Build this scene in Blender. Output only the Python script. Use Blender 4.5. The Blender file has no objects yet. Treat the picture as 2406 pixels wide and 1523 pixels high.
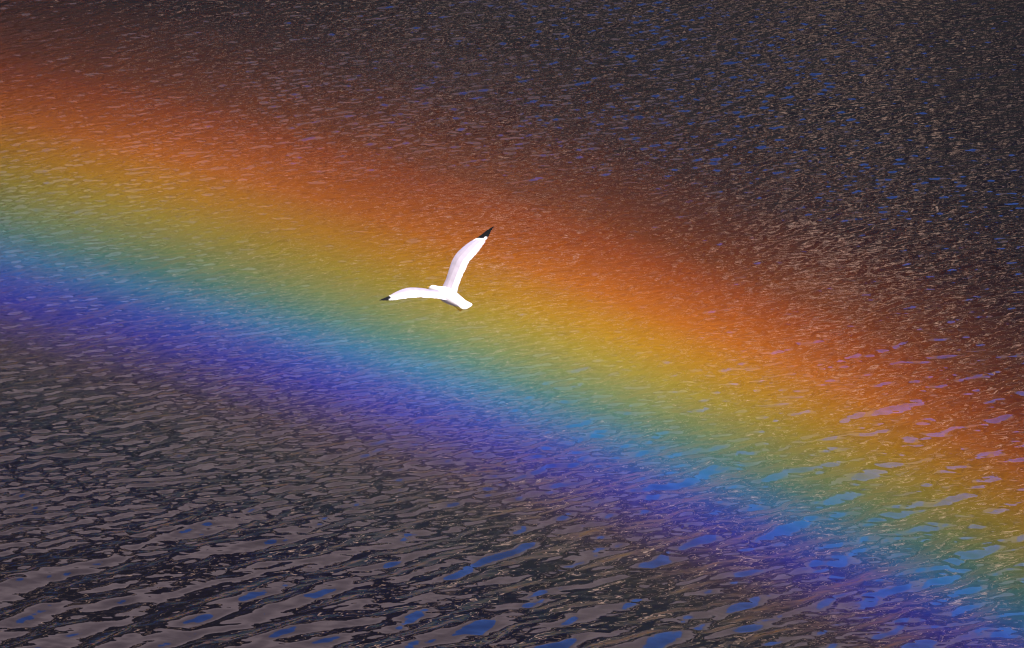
import bpy, math, random
import numpy as np
from mathutils import Vector, Matrix
R = math.radians
S = bpy.context.scene
COL = S.collection

# ------------------------------------------------------------------ camera
CAM_H = 45.0
PITCH = 15.0
HFOV = 11.0
cam = bpy.data.objects.new('camera', bpy.data.cameras.new('camera'))
COL.objects.link(cam)
cam.location = (0, 0, CAM_H)
cam.rotation_euler = (R(90 - PITCH), 0, 0)
cam.data.sensor_fit = 'HORIZONTAL'
cam.data.angle = R(HFOV)
cam.data.clip_end = 20000
S.camera = cam
VP = Vector((0, 0, CAM_H))
CM = cam.rotation_euler.to_matrix()
FPX = 1203 / math.tan(R(HFOV / 2))

def ray(px, py):
    return (CM @ Vector((px - 1203, 761.5 - py, -FPX))).normalized()

# antisolar direction (the centre of the bow), measured from the photograph
_az, _el = R(-17), R(-40)
ANTI = (CM @ Vector((math.sin(_az) * math.cos(_el), math.sin(_el), -math.cos(_az) * math.cos(_el)))).normalized()
SUN = -ANTI
SUN_EL = math.asin(SUN.z)
SUN_ROT = math.atan2(SUN.x, SUN.y)

# ------------------------------------------------------------------ world
def N(nt, t, loc=None, **kw):
    n = nt.nodes.new(t)
    for k, v in kw.items():
        if k in n.inputs: n.inputs[k].default_value = v
        else: setattr(n, k, v)
    return n

def math_node(nt, op, a, b=None, c=None, clamp=False):
    n = nt.nodes.new('ShaderNodeMath'); n.operation = op; n.use_clamp = clamp
    for i, v in enumerate((a, b, c)):
        if v is None: continue
        if isinstance(v, (int, float)): n.inputs[i].default_value = v
        else: nt.links.new(v, n.inputs[i])
    return n.outputs[0]

def ramp(nt, fac, stops, interp='LINEAR'):
    n = nt.nodes.new('ShaderNodeValToRGB'); n.color_ramp.interpolation = interp
    el = n.color_ramp.elements
    while len(el) < len(stops): el.new(0.5)
    for e, (p, c) in zip(el, stops):
        e.position = p
        e.color = (c[0], c[1], c[2], 1) if not isinstance(c, (int, float)) else (c, c, c, 1)
    if fac is not None: nt.links.new(fac, n.inputs[0])
    return n

def mixc(nt, fac, a, b, blend='MIX'):
    n = nt.nodes.new('ShaderNodeMix'); n.data_type = 'RGBA'; n.blend_type = blend
    for s, v in ((n.inputs[0], fac), (n.inputs[6], a), (n.inputs[7], b)):
        if isinstance(v, (int, float)): s.default_value = v
        elif isinstance(v, tuple): s.default_value = (*v, 1)
        else: nt.links.new(v, s)
    return n.outputs[2]

W = bpy.data.worlds.new('World'); S.world = W; W.use_nodes = True
nt = W.node_tree; nt.nodes.clear(); L = nt.links.new
out = N(nt, 'ShaderNodeOutputWorld'); bg = N(nt, 'ShaderNodeBackground'); L(bg.outputs[0], out.inputs[0])
sky = N(nt, 'ShaderNodeTexSky', sky_type='NISHITA', sun_disc=False)
sky.sun_elevation = SUN_EL; sky.sun_rotation = SUN_ROT
sky.air_density = 1.0; sky.dust_density = 0.3; sky.ozone_density = 3.0
tc = N(nt, 'ShaderNodeTexCoord')
mp = N(nt, 'ShaderNodeMapping'); mp.inputs['Scale'].default_value = (1, 1, 2.2)
L(tc.outputs['Generated'], mp.inputs['Vector'])
cn = N(nt, 'ShaderNodeTexNoise'); cn.inputs['Scale'].default_value = 2.6
cn.inputs['Detail'].default_value = 7; cn.inputs['Roughness'].default_value = .5
L(mp.outputs[0], cn.inputs['Vector'])
sep = N(nt, 'ShaderNodeSeparateXYZ'); L(tc.outputs['Generated'], sep.inputs[0])
el_ = math_node(nt, 'ARCSINE', sep.outputs[2])
# clouds thick near the horizon, opening to blue higher up
edge = math_node(nt, 'MULTIPLY_ADD', sep.outputs[0], -7.4, 1.42)
edge = math_node(nt, 'MAXIMUM', edge, .33)
edge = math_node(nt, 'MULTIPLY_ADD', math_node(nt, 'SUBTRACT', cn.outputs['Fac'], .5), 1.3, edge)
cm = math_node(nt, 'MULTIPLY', math_node(nt, 'SUBTRACT', edge, el_), 12, clamp=True)
SKY_STRENGTH = 0.12
cd = N(nt, 'ShaderNodeTexNoise'); cd.inputs['Scale'].default_value = 5; cd.inputs['Detail'].default_value = 6
L(mp.outputs[0], cd.inputs['Vector'])
ccol = ramp(nt, cd.outputs['Fac'], [(.3, (1.9, 1.42, 1.66)), (.7, (3.3, 2.5, 2.75))])
skyb = mixc(nt, 1.0, sky.outputs[0], (0.78, 1.02, 1.85), 'MULTIPLY')
fin = mixc(nt, cm, skyb, ccol.outputs[0])
L(fin, bg.inputs['Color']); bg.inputs['Strength'].default_value = SKY_STRENGTH

# ------------------------------------------------------------------ sun
sl = bpy.data.lights.new('sun', 'SUN'); sl.energy = 5.0; sl.angle = R(0.5); sl.color = (1.0, .95, .90)
so = bpy.data.objects.new('sun', sl); COL.objects.link(so)
so.rotation_euler = ANTI.to_track_quat('-Z', 'Y').to_euler(); so.location = SUN * 200

S.view_settings.view_transform = 'Standard'; S.view_settings.look = 'None'
S.view_settings.gamma = 1; S.view_settings.use_curve_mapping = False
S.view_settings.exposure = 0.9
S.render.engine = 'CYCLES'
S.cycles.use_denoising = True
S.cycles.denoising_input_passes = 'RGB_ALBEDO_NORMAL'
S.cycles.max_bounces = 6; S.cycles.volume_bounces = 0; S.cycles.glossy_bounces = 3
S.cycles.use_adaptive_sampling = False
S.cycles.sample_clamp_indirect = 10
S.cycles.filter_width = 1.2

def mesh_obj(name, verts, faces, mats=(), parent=None, smooth=True, mat_idx=None):
    me = bpy.data.meshes.new(name)
    me.from_pydata([tuple(v) for v in verts], [], faces)
    for m in mats: me.materials.append(m)
    if mat_idx is not None: me.polygons.foreach_set('material_index', mat_idx)
    if smooth: me.polygons.foreach_set('use_smooth', [True] * len(me.polygons))
    me.update()
    o = bpy.data.objects.new(name, me); COL.objects.link(o)
    if parent: o.parent = parent
    return o

def new_mat(name):
    m = bpy.data.materials.new(name); m.use_nodes = True
    nt = m.node_tree; nt.nodes.clear()
    o = nt.nodes.new('ShaderNodeOutputMaterial')
    return m, nt, o

def grid_mesh(name, X, Y, Z, mat):
    ny, nx = X.shape
    me = bpy.data.meshes.new(name)
    co = np.stack([X, Y, Z], -1).reshape(-1, 3).astype(np.float32)
    me.vertices.add(nx * ny); me.vertices.foreach_set('co', co.ravel())
    i = np.arange(nx * ny).reshape(ny, nx)
    q = np.stack([i[:-1, :-1], i[:-1, 1:], i[1:, 1:], i[1:, :-1]], -1).reshape(-1, 4).astype(np.int32)
    me.loops.add(q.size); me.loops.foreach_set('vertex_index', q.ravel())
    me.polygons.add(len(q))
    me.polygons.foreach_set('loop_start', np.arange(0, q.size, 4, dtype=np.int32))
    me.polygons.foreach_set('loop_total', np.full(len(q), 4, dtype=np.int32))
    me.materials.append(mat); me.update(calc_edges=True)
    me.polygons.foreach_set('use_smooth', np.ones(len(q), dtype=bool))
    o = bpy.data.objects.new(name, me); COL.objects.link(o)
    return o

# ------------------------------------------------------------------ water
rng = np.random.default_rng(7)
def wave_tile(n, size, lmin, lmax, direction, spread, power, slope_rms):
    """random sea on an n x n periodic tile; heights scaled to a given r.m.s. slope"""
    k = 2 * np.pi * np.fft.fftfreq(n, size / n)
    KX, KY = np.meshgrid(k, k)
    K = np.hypot(KX, KY); K[0, 0] = 1e-6
    th = np.arctan2(KY, KX) - direction
    d = np.exp(-(np.abs(np.angle(np.exp(2j * th)) / 2) / spread) ** 2 / 2)
    A = K ** (-power) * d
    A *= np.exp(-(2 * np.pi / lmax / K) ** 4) * np.exp(-(K * lmin / 2 / np.pi) ** 4)
    A[0, 0] = 0
    ph = rng.normal(size=(n, n)) + 1j * rng.normal(size=(n, n))
    F = A * ph
    h = np.fft.ifft2(F).real
    sx = np.fft.ifft2(F * 1j * KX).real; sy = np.fft.ifft2(F * 1j * KY).real
    s = math.sqrt((sx ** 2 + sy ** 2).mean())
    return h / s * slope_rms

TN, TS = 1024, 61.0
swell = wave_tile(TN, TS, 0.75, 3.6, R(144), R(23), 1.8, 0.105)       # long crests running up to the right
short = wave_tile(TN, TS, 0.26, 1.05, R(145), R(34), 2.0, 0.085)
chop = wave_tile(TN, TS, 0.2, 1.1, R(130), R(50), 1.9, 0.090)
cat = wave_tile(TN, TS, 0.19, 0.95, R(138), R(42), 1.75, 0.135)          # cat's-paws: the finest ripples, farther out
big = wave_tile(512, 173.0, 14, 90, R(60), R(80), 1.5, 1.0)          # where the breeze roughens the surface
big = (big - big.mean()) / big.std()

def sample(tile, size, X, Y):
    n = tile.shape[0]
    u = (X / size * n) % n; v = (Y / size * n) % n
    i = np.floor(u).astype(int); j = np.floor(v).astype(int); fu = u - i; fv = v - j
    i %= n; j %= n; i1 = (i + 1) % n; j1 = (j + 1) % n
    return ((tile[j, i] * (1 - fu) + tile[j, i1] * fu) * (1 - fv) + (tile[j1, i] * (1 - fu) + tile[j1, i1] * fu) * fv)

def graded(lo, hi, step, far_lo, far_hi, g=1.22):
    a = list(np.arange(lo, hi + step / 2, step))
    s = step; x = a[0]; left = []
    while x > far_lo:
        s *= g; x -= s; left.append(x)
    s = step; x = a[-1]; right = []
    while x < far_hi:
        s *= g; x += s; right.append(x)
    return np.array(left[::-1] + a + right)

gx = graded(-32, 36, 0.078, -2500, 2500)
gy = graded(132, 240, 0.085, -800, 1200)
GX, GY = np.meshgrid(gx, gy)
mod = sample(big, 173.0, GX, GY)
rough = np.clip(1 + 0.30 * mod, .62, 1.7)
inside = np.clip(1 - np.maximum(np.abs(GX) - 34, 0) / 60, 0, 1) * np.clip(1 - np.maximum(np.maximum(132 - GY, GY - 240), 0) / 60, 0, 1)
wl = 1 / (1 + np.exp(-(GX - 3.5 - (GY - 154) * 1.4) / 3.5))            # longer waves towards the near right
far = np.clip((GY + np.maximum(-GX, 0) * .3 - 150) / 35, 0, 1)
GZ = (sample(swell, TS, GX, GY) * (.25 + .75 * wl) + sample(short, TS, GX, GY) * np.sqrt(1 - .75 * wl ** 2) * (1 - .55 * far) + (sample(chop, TS, GX, GY) * (1 - .6 * far) + sample(cat, TS, GX, GY) * far) * rough * (1 - .55 * wl)) * inside

m_water, nt, o = new_mat('water'); L = nt.links.new
pr = N(nt, 'ShaderNodeBsdfPrincipled'); L(pr.outputs[0], o.inputs[0])
pr.inputs['Base Color'].default_value = (.0022, .0017, .0036, 1)
pr.inputs['Roughness'].default_value = .0
pr.inputs['IOR'].default_value = 1.55
geo = N(nt, 'ShaderNodeNewGeometry')
def wnoise(scale, rot, stretch, detail, rough_):
    mp = N(nt, 'ShaderNodeMapping'); mp.inputs['Rotation'].default_value = (0, 0, rot)
    mp.inputs['Scale'].default_value = (stretch, 1, 1)
    L(geo.outputs['Position'], mp.inputs['Vector'])
    n = N(nt, 'ShaderNodeTexNoise'); n.inputs['Scale'].default_value = scale
    n.inputs['Detail'].default_value = detail; n.inputs['Roughness'].default_value = rough_
    L(mp.outputs[0], n.inputs['Vector'])
    return n.outputs['Fac']
mask = wnoise(.12, R(-30), .6, 4, .6)
mk = ramp(nt, mask, [(.36, .25), (.60, 1.0)])
sy = N(nt, 'ShaderNodeSeparateXYZ'); L(geo.outputs['Position'], sy.inputs[0])
fine = math_node(nt, 'MULTIPLY_ADD', math_node(nt, 'SUBTRACT', math_node(nt, 'SUBTRACT', sy.outputs[1], 158), sy.outputs[0]), 1 / 60, .25, clamp=True)
rip = math_node(nt, 'ADD', wnoise(2.6, R(-25), .6, 1.5, .5), math_node(nt, 'MULTIPLY', wnoise(6.0, R(-20), .7, 2, .5), math_node(nt, 'MULTIPLY', fine, .85)))
L(math_node(nt, 'MULTIPLY', fine, .05), pr.inputs['Roughness'])      # capillary ripples too small to resolve
rip = math_node(nt, 'MULTIPLY', rip, mk.outputs[0])
bp = N(nt, 'ShaderNodeBump'); bp.inputs['Strength'].default_value = 1.0; bp.inputs['Distance'].default_value = .02
L(rip, bp.inputs['Height']); L(bp.outputs[0], pr.inputs['Normal'])
water = grid_mesh('water', GX, GY, GZ, m_water)
water['kind'] = 'structure'

# ------------------------------------------------------------------ far bank of the gorge (mirrored in the water)
m_cliff, nt, o = new_mat('cliff_rock'); L = nt.links.new
pr = N(nt, 'ShaderNodeBsdfPrincipled'); L(pr.outputs[0], o.inputs[0]); pr.inputs['Roughness'].default_value = .9; pr.inputs['Specular IOR Level'].default_value = .08
geo = N(nt, 'ShaderNodeNewGeometry')
mp = N(nt, 'ShaderNodeMapping'); mp.inputs['Scale'].default_value = (1, 1, 2.2); L(geo.outputs['Position'], mp.inputs['Vector'])
n1 = N(nt, 'ShaderNodeTexNoise'); n1.inputs['Scale'].default_value = .055; n1.inputs['Detail'].default_value = 3; n1.inputs['Roughness'].default_value = .55
L(mp.outputs[0], n1.inputs['Vector'])
sz = N(nt, 'ShaderNodeSeparateXYZ'); L(geo.outputs['Position'], sz.inputs[0])
tan_right = math_node(nt, 'MULTIPLY', math_node(nt, 'SUBTRACT', sz.outputs[0], -25), 1 / 120, clamp=True)      # tan rock shaped to grow rightward, so fewer glints mirror on the left
nf = math_node(nt, 'ADD', n1.outputs['Fac'], math_node(nt, 'MULTIPLY_ADD', tan_right, .036, -.031))
c1 = ramp(nt, nf, [(.54, (.009, .009, .011)), (.575, (.028, .024, .023)), (.60, (.55, .37, .27)), (.78, (.68, .48, .36))])
hz = math_node(nt, 'MULTIPLY', math_node(nt, 'SUBTRACT', sz.outputs[2], 52), .1, clamp=True)   # foot of the bank coloured dark to keep pale smears out of the reflection
L(mixc(nt, hz, (.012, .013, .012), c1.outputs[0]), pr.inputs['Base Color'])
CL_Y, CL_H = 420.0, 134.0
nu, nv = 260, 50
u = np.linspace(-900, 900, nu); v = np.linspace(0, 1, nv)
U, V = np.meshgrid(u, v)
prof = 1 - V
nz = np.zeros_like(U)
for k in range(34):
    fx = rng.uniform(.01, .16); fz = rng.uniform(0, 9); ph = rng.uniform(0, 6.28)
    nz += np.sin(U * fx + V * fz + ph) / (1 + fx * 18)
top = np.sin(U[0] * .013 + 1) * 6 + np.sin(U[0] * .05) * 3 + np.sin(U[0] * .17 + 2) * 1.6
CY = CL_Y + (U / 900) ** 2 * -180 + V * 38 + 12 * (V > .33) * 1.0 + nz * 2.2
CZ = -3 + V * (CL_H + top[None, :] + np.clip(U, -150, 150) * 0.11)
cliff = grid_mesh('cliff', np.vstack([U, U[-1:]]), np.vstack([CY, CY[-1:] + 400]), np.vstack([CZ, CZ[-1:] + 6]), m_cliff)
cliff['kind'] = 'structure'

# ------------------------------------------------------------------ rainbow: bow colours put into the scatter colour of sunlit mist
m_bow, nt, o = new_mat('rainbow_mist'); L = nt.links.new
geo = N(nt, 'ShaderNodeNewGeometry')
sub = N(nt, 'ShaderNodeVectorMath', operation='SUBTRACT'); L(geo.outputs['Position'], sub.inputs[0]); sub.inputs[1].default_value = VP
nor = N(nt, 'ShaderNodeVectorMath', operation='NORMALIZE'); L(sub.outputs[0], nor.inputs[0])
dot = N(nt, 'ShaderNodeVectorMath', operation='DOT_PRODUCT'); L(nor.outputs[0], dot.inputs[0]); dot.inputs[1].default_value = ANTI
ang = math_node(nt, 'MULTIPLY', math_node(nt, 'ARCCOSINE', dot.outputs['Value']), 180 / math.pi)
T0, T1 = 39.6, 46.2
fac = math_node(nt, 'DIVIDE', math_node(nt, 'SUBTRACT', ang, T0), T1 - T0, clamp=True)
def tp(t): return (t - T0) / (T1 - T0)
BOW = [(39.8, (0, 0, 0)), (40.5, (.025, .028, .012)), (40.9, (.06, .05, .035)), (41.2, (.085, .045, .10)), (41.46, (.09, .05, .42)), (41.7, (.045, .065, .86)),
       (41.92, (.04, .17, 1.0)), (42.17, (.045, .42, .84)), (42.42, (.14, .50, .38)), (42.64, (.38, .57, .17)), (42.95, (.74, .56, .04)),
       (43.25, (.97, .42, .005)), (43.56, (.93, .22, .002)), (43.8, (.66, .13, .001)), (44.05, (.44, .075, .001)), (44.3, (.23, .045, .001)),
       (44.65, (.11, .022, .001)), (45.1, (.030, .006, .001)), (45.6, (.01, .002, 0)), (46.1, (0, 0, 0))]
cr = ramp(nt, fac, [(tp(t - .08 if t < 43.4 else t - .03), c) for t, c in BOW], 'LINEAR')
# patchiness of the mist
n1 = N(nt, 'ShaderNodeTexNoise'); n1.inputs['Scale'].default_value = .05; n1.inputs['Detail'].default_value = 2
L(geo.outputs['Position'], n1.inputs['Vector'])
pt = ramp(nt, n1.outputs['Fac'], [(.3, .75), (.7, 1.15)])
sx = N(nt, 'ShaderNodeSeparateXYZ'); L(geo.outputs['Position'], sx.inputs[0])
fx = ramp(nt, math_node(nt, 'MULTIPLY_ADD', sx.outputs[0], 1 / 160, .5), [(.0, 0), (.25, .26), (.38, .34), (.45, .66), (.52, 1.0), (.75, .9), (1, 0)])
dens = math_node(nt, 'MULTIPLY', math_node(nt, 'MULTIPLY', pt.outputs[0], fx.outputs[0]), .033)
fy = ramp(nt, math_node(nt, 'DIVIDE', sx.outputs[1], 400), [(.34, .36), (.375, .62), (.405, 1.0)])      # bow made fainter towards the near water
dens = math_node(nt, 'MULTIPLY', dens, fy.outputs[0])
vs = N(nt, 'ShaderNodeVolumeScatter'); vs.inputs['Anisotropy'].default_value = -.5
L(cr.outputs[0], vs.inputs['Color']); L(dens, vs.inputs['Density']); L(vs.outputs[0], o.inputs['Volume'])
# basis round the antisolar axis
e1 = ray(1203, 761); e1 = (e1 - ANTI * e1.dot(ANTI)).normalized(); e2 = ANTI.cross(e1)
def cone_pt(t, phi, z):
    d = ANTI * math.cos(R(t)) + (e1 * math.cos(phi) + e2 * math.sin(phi)) * math.sin(R(t))
    return VP + d * ((z - CAM_H) / d.z)
vv, ff = [], []
NP = 48
for k in range(NP + 1):
    phi = R(-19 + 38 * k / NP)
    for t, z in ((39.7, .5), (46.1, .5), (46.1, 3.5), (39.7, 3.5)):
        vv.append(cone_pt(t, phi, z))
for k in range(NP):
    a = 4 * k
    for j in range(4):
        ff.append((a + j, a + (j + 1) % 4, a + 4 + (j + 1) % 4, a + 4 + j))
ff.append((3, 2, 1, 0)); ff.append((4 * NP, 4 * NP + 1, 4 * NP + 2, 4 * NP + 3))
bow = mesh_obj('rainbow', vv, ff, [m_bow], smooth=False)
bow['label'] = 'broad rainbow of red, gold, teal and violet in mist sweeping down across the water'
bow['category'] = 'rainbow'

# ------------------------------------------------------------------ gull
def flat_mat(name, col, rough=.7, noise=.12):
    m, nt, o = new_mat(name)
    pr = N(nt, 'ShaderNodeBsdfPrincipled'); nt.links.new(pr.outputs[0], o.inputs[0]); pr.inputs['Roughness'].default_value = rough; pr.inputs['Specular IOR Level'].default_value = .15
    tc = N(nt, 'ShaderNodeTexCoord'); n = N(nt, 'ShaderNodeTexNoise'); n.inputs['Scale'].default_value = 22; n.inputs['Detail'].default_value = 4
    nt.links.new(tc.outputs['Object'], n.inputs['Vector'])
    c = ramp(nt, n.outputs['Fac'], [(.3, tuple(x * (1 - noise) for x in col)), (.7, tuple(min(1, x * (1 + noise)) for x in col))])
    nt.links.new(c.outputs[0], pr.inputs['Base Color'])
    b = N(nt, 'ShaderNodeBump'); b.inputs['Strength'].default_value = .4; b.inputs['Distance'].default_value = .003
    nt.links.new(n.outputs['Fac'], b.inputs['Height']); nt.links.new(b.outputs[0], pr.inputs['Normal'])
    return m
m_white = flat_mat('white_feather', (.62, .59, .59), noise=.05)
m_mantle = flat_mat('pale_grey_feather', (.30, .262, .30), noise=.10)
m_mid = flat_mat('soft_grey_feather', (.36, .32, .355), noise=.08)
m_black = flat_mat('black_feather', (.002, .002, .002), .8)
m_bill = flat_mat('yellow_horn', (.65, .38, .03), .4)
m_eye = flat_mat('dark_eye', (.02, .015, .01), .1)

GD = 48.7                                   # distance of the bird from the photographer
CR, CU, CF = CM @ Vector((1, 0, 0)), CM @ Vector((0, 1, 0)), CM @ Vector((0, 0, -1))
def gp(zx, zy, dz=0.0):
    """point on the bird: position measured on the photograph enlargement, and its depth in metres"""
    d = ray(860 + zx / 6.347, 510 + zy / 6.347)
    return VP + d * ((GD + dz) / d.dot(CF))
G0 = gp(1200, 1170, 0)
UPB = (CR * -.16 + CU * .745 + CF * -.54).normalized()     # the bird's own up
HEAD = (gp(985, 1065, .20) - gp(1500, 1330, -.20)).normalized()

def interp(st, n):
    """Catmull-Rom through the stations"""
    st = [np.array(a, float) for a in st]; out = []
    for i in range(len(st) - 1):
        p0 = st[max(i - 1, 0)]; p1 = st[i]; p2 = st[i + 1]; p3 = st[min(i + 2, len(st) - 1)]
        for k in range(n):
            t = k / n
            out.append(.5 * (2 * p1 + (p2 - p0) * t + (2 * p0 - 5 * p1 + 4 * p2 - p3) * t * t + (3 * p1 - p0 - 3 * p2 + p3) * t ** 3))
    out.append(st[-1]); return out

V_, F_, MI = [], [], []
def loft(rings, mats, cap=True):
    n = len(rings[0]); b = len(V_)
    for r_ in rings: V_.extend(r_)
    for i in range(len(rings) - 1):
        for j in range(n):
            F_.append((b + i * n + j, b + i * n + (j + 1) % n, b + (i + 1) * n + (j + 1) % n, b + (i + 1) * n + j)); MI.append(mats(i, j))
    F_.append(tuple(b + j for j in range(n))[::-1]); MI.append(mats(0, 0))
    e = b + (len(rings) - 1) * n
    F_.append(tuple(e + j for j in range(n))); MI.append(mats(len(rings) - 2, 0))

AIR = [(0, 0), (.06, .45), (.2, .95), (.36, 1.0), (.5, .82), (.65, .6), (.85, .3), (1.0, .1), (1.0, -.1), (.8, -.12), (.5, -.25), (.25, -.45), (.06, -.4)]
rw = random.Random(4)
def wing(st, black_from, flip, seed):
    rg = random.Random(seed)
    pts = interp(st, 9); rings = []
    P = [(gp(a[0], a[1], a[4]), gp(a[2], a[3], a[5]), a[6]) for a in pts]
    for i, (le, te, th) in enumerate(P):
        i0, i1 = max(i - 1, 0), min(i + 1, len(P) - 1)
        span = ((P[i1][0] + P[i1][1]) - (P[i0][0] + P[i0][1])).normalized()
        ch = te - le
        c = ch.length
        nrm = span.cross(ch)
        if nrm.length < 1e-8: nrm = UPB.copy()
        nrm.normalize()
        if nrm.dot(UPB) < 0: nrm = -nrm
        saw = 1 + ((.05 if i / len(P) < black_from else .16) * ((i * .5) % 1.0) + rg.uniform(-.025, .025)) * (1 if i > 5 else 0)
        rings.append([le + ch * (x * saw if x > .8 else x) + nrm * (z * th) for x, z in AIR])
    nb = len(P); jit = [rg.uniform(-.012, .012) for _ in AIR]
    def mt(i, j):
        t = i / (nb - 1) + jit[j]
        x = AIR[j][0]
        if t > black_from + (.03 if x > .6 else -.015): return 2
        if t > black_from - .045 : return 0
        if j >= 7: return 0
        return 1 if x < .35 else (3 if x < .6 else 0)
    loft(rings, mt)
# far (right) wing, raised; x, y of leading and trailing edge, their depths, half thickness
RW = [(1110, 1110, 1345, 1215, .10, -.04, .016), (1150, 1010, 1352, 1125, .10, -.03, .015), (1190, 925, 1400, 965, .11, -.02, .013),
      (1238, 770, 1470, 805, .12, .00, .011), (1280, 650, 1530, 675, .13, .01, .010), (1340, 550, 1610, 590, .14, .02, .009),
      (1430, 458, 1695, 485, .15, .04, .008), (1530, 380, 1762, 400, .15, .06, .007), (1640, 315, 1806, 335, .15, .08, .006),
      (1720, 258, 1850, 275, .14, .10, .005), (1800, 195, 1885, 215, .13, .11, .004), (1868, 155, 1908, 170, .12, .11, .0035), (1922, 128, 1926, 134, .11, .11, .002)]
wing(RW, .675, 1, 3)
# near (left) wing, reaching towards the camera
LW = [(1120, 1080, 1190, 1240, .10, -.06, .018), (1030, 1092, 1110, 1222, .06, -.07, .016), (950, 1082, 1030, 1213, .02, -.10, .014), (860, 1064, 930, 1203, -.03, -.14, .012),
      (740, 1052, 800, 1200, -.09, -.19, .011), (620, 1054, 670, 1208, -.14, -.24, .010), (520, 1082, 560, 1222, -.19, -.28, .009),
      (420, 1128, 460, 1238, -.25, -.32, .008), (345, 1172, 385, 1246, -.30, -.36, .007), (290, 1196, 325, 1254, -.34, -.38, .005),
      (240, 1218, 262, 1258, -.37, -.40, .004), (192, 1238, 198, 1250, -.40, -.41, .002)]
wing(LW, .735, -1, 8)
# head, body and tail: centre, half width, half height
side = HEAD.cross(UPB).normalized()
BD = [(950, 1062, .225, .006, .006), (960, 1062, .215, .020, .020), (985, 1064, .195, .029, .029), (1020, 1075, .165, .032, .032), (1065, 1096, .13, .037, .038),
      (1130, 1125, .09, .052, .052), (1200, 1160, .04, .062, .060), (1270, 1200, -.01, .062, .057), (1335, 1240, -.06, .056, .047),
      (1390, 1270, -.11, .049, .034), (1435, 1292, -.15, .045, .020), (1480, 1318, -.19, .049, .010), (1520, 1338, -.225, .046, .006), (1540, 1347, -.24, .030, .004)]
rings = []
for a in interp(BD, 4):
    c = gp(a[0], a[1], a[2]); ring = []
    for k in range(20):
        th = 2 * math.pi * k / 20
        ring.append(c + side * (math.cos(th) * max(a[3] * 1.12, .002)) + UPB * (math.sin(th) * max(a[4] * 1.12, .002)))
    rings.append(ring)
loft(rings, lambda i, j: 0)

# melt wings and body into one continuous skin, then carry the feather colours over
import bmesh
from mathutils.bvhtree import BVHTree
src = bpy.data.meshes.new('raw'); src.from_pydata([tuple(v - G0) for v in V_], [], F_)
bm = bmesh.new(); bm.from_mesh(src); bmesh.ops.recalc_face_normals(bm, faces=bm.faces); bm.to_mesh(src); bm.free()
tmp = bpy.data.objects.new('raw', src); COL.objects.link(tmp)
md = tmp.modifiers.new('r', 'REMESH'); md.mode = 'VOXEL'; md.voxel_size = .0036
sm = tmp.modifiers.new('s', 'SMOOTH'); sm.factor = .4; sm.iterations = 2
dg = bpy.context.evaluated_depsgraph_get()
me = bpy.data.meshes.new_from_object(tmp.evaluated_get(dg)); me.name = 'body'
bvh = BVHTree.FromPolygons([tuple(v - G0) for v in V_], F_)
me.materials.clear()
for m in (m_white, m_mantle, m_black, m_mid): me.materials.append(m)
idx = []
for p in me.polygons:
    hit = bvh.find_nearest(p.center)
    idx.append(MI[hit[2]] if hit[2] is not None else 0)
me.polygons.foreach_set('material_index', idx); me.polygons.foreach_set('use_smooth', [True] * len(idx)); me.update()
bpy.data.objects.remove(tmp); bpy.data.meshes.remove(src)
gull = bpy.data.objects.new('gull', None); COL.objects.link(gull); gull.location = G0; gull.empty_display_size = .1
gull['label'] = 'white gull with black wing tips gliding over the water, wings spread in a V'
gull['category'] = 'gull'
body = bpy.data.objects.new('body', me); COL.objects.link(body); body.parent = gull

def lofted(name, ctrl, mat, n=10):
    """round part from (centre, half width, half height) stations, in the bird's own space"""
    rr, vv, ff = [], [], []
    for c, w, h in ctrl:
        for k in range(n):
            th = 2 * math.pi * k / n
            vv.append(c - G0 + side * math.cos(th) * w + UPB * math.sin(th) * h)
    for i in range(len(ctrl) - 1):
        for j in range(n):
            ff.append((i * n + j, i * n + (j + 1) % n, (i + 1) * n + (j + 1) % n, (i + 1) * n + j))
    ff.append(tuple(range(n))[::-1]); ff.append(tuple((len(ctrl) - 1) * n + j for j in range(n)))
    return mesh_obj(name, vv, ff, [mat], parent=gull)
hc = gp(975, 1064, .205)
bill = lofted('bill', [(hc + HEAD * .015, .009, .010), (hc + HEAD * .035 - UPB * .004, .007, .009), (hc + HEAD * .055 - UPB * .005, .005, .007), (hc + HEAD * .066 - UPB * .010, .001, .002)], m_bill)
for s_ in (-1, 1):
    ec = hc + side * s_ * .024 + UPB * .008 + HEAD * .002
    lofted('eye', [(ec - HEAD * .004, .001, .001), (ec - HEAD * .002, .0035, .0035), (ec + HEAD * .002, .0035, .0035), (ec + HEAD * .004, .001, .001)], m_eye, 8)
    # feet tucked back under the tail: shank, then webbed toes
    f0 = gp(1330, 1275, -.07) - UPB * .030 + side * s_ * .016
    f1 = gp(1385, 1315, -.12) - UPB * .039 + side * s_ * .016
    back = -HEAD
    lofted('foot', [(f0, .004, .004), (f1, .0045, .0045), (f1 + back * .012, .008, .005), (f1 + back * .040, .015, .003), (f1 + back * .046, .013, .002)], m_bill)
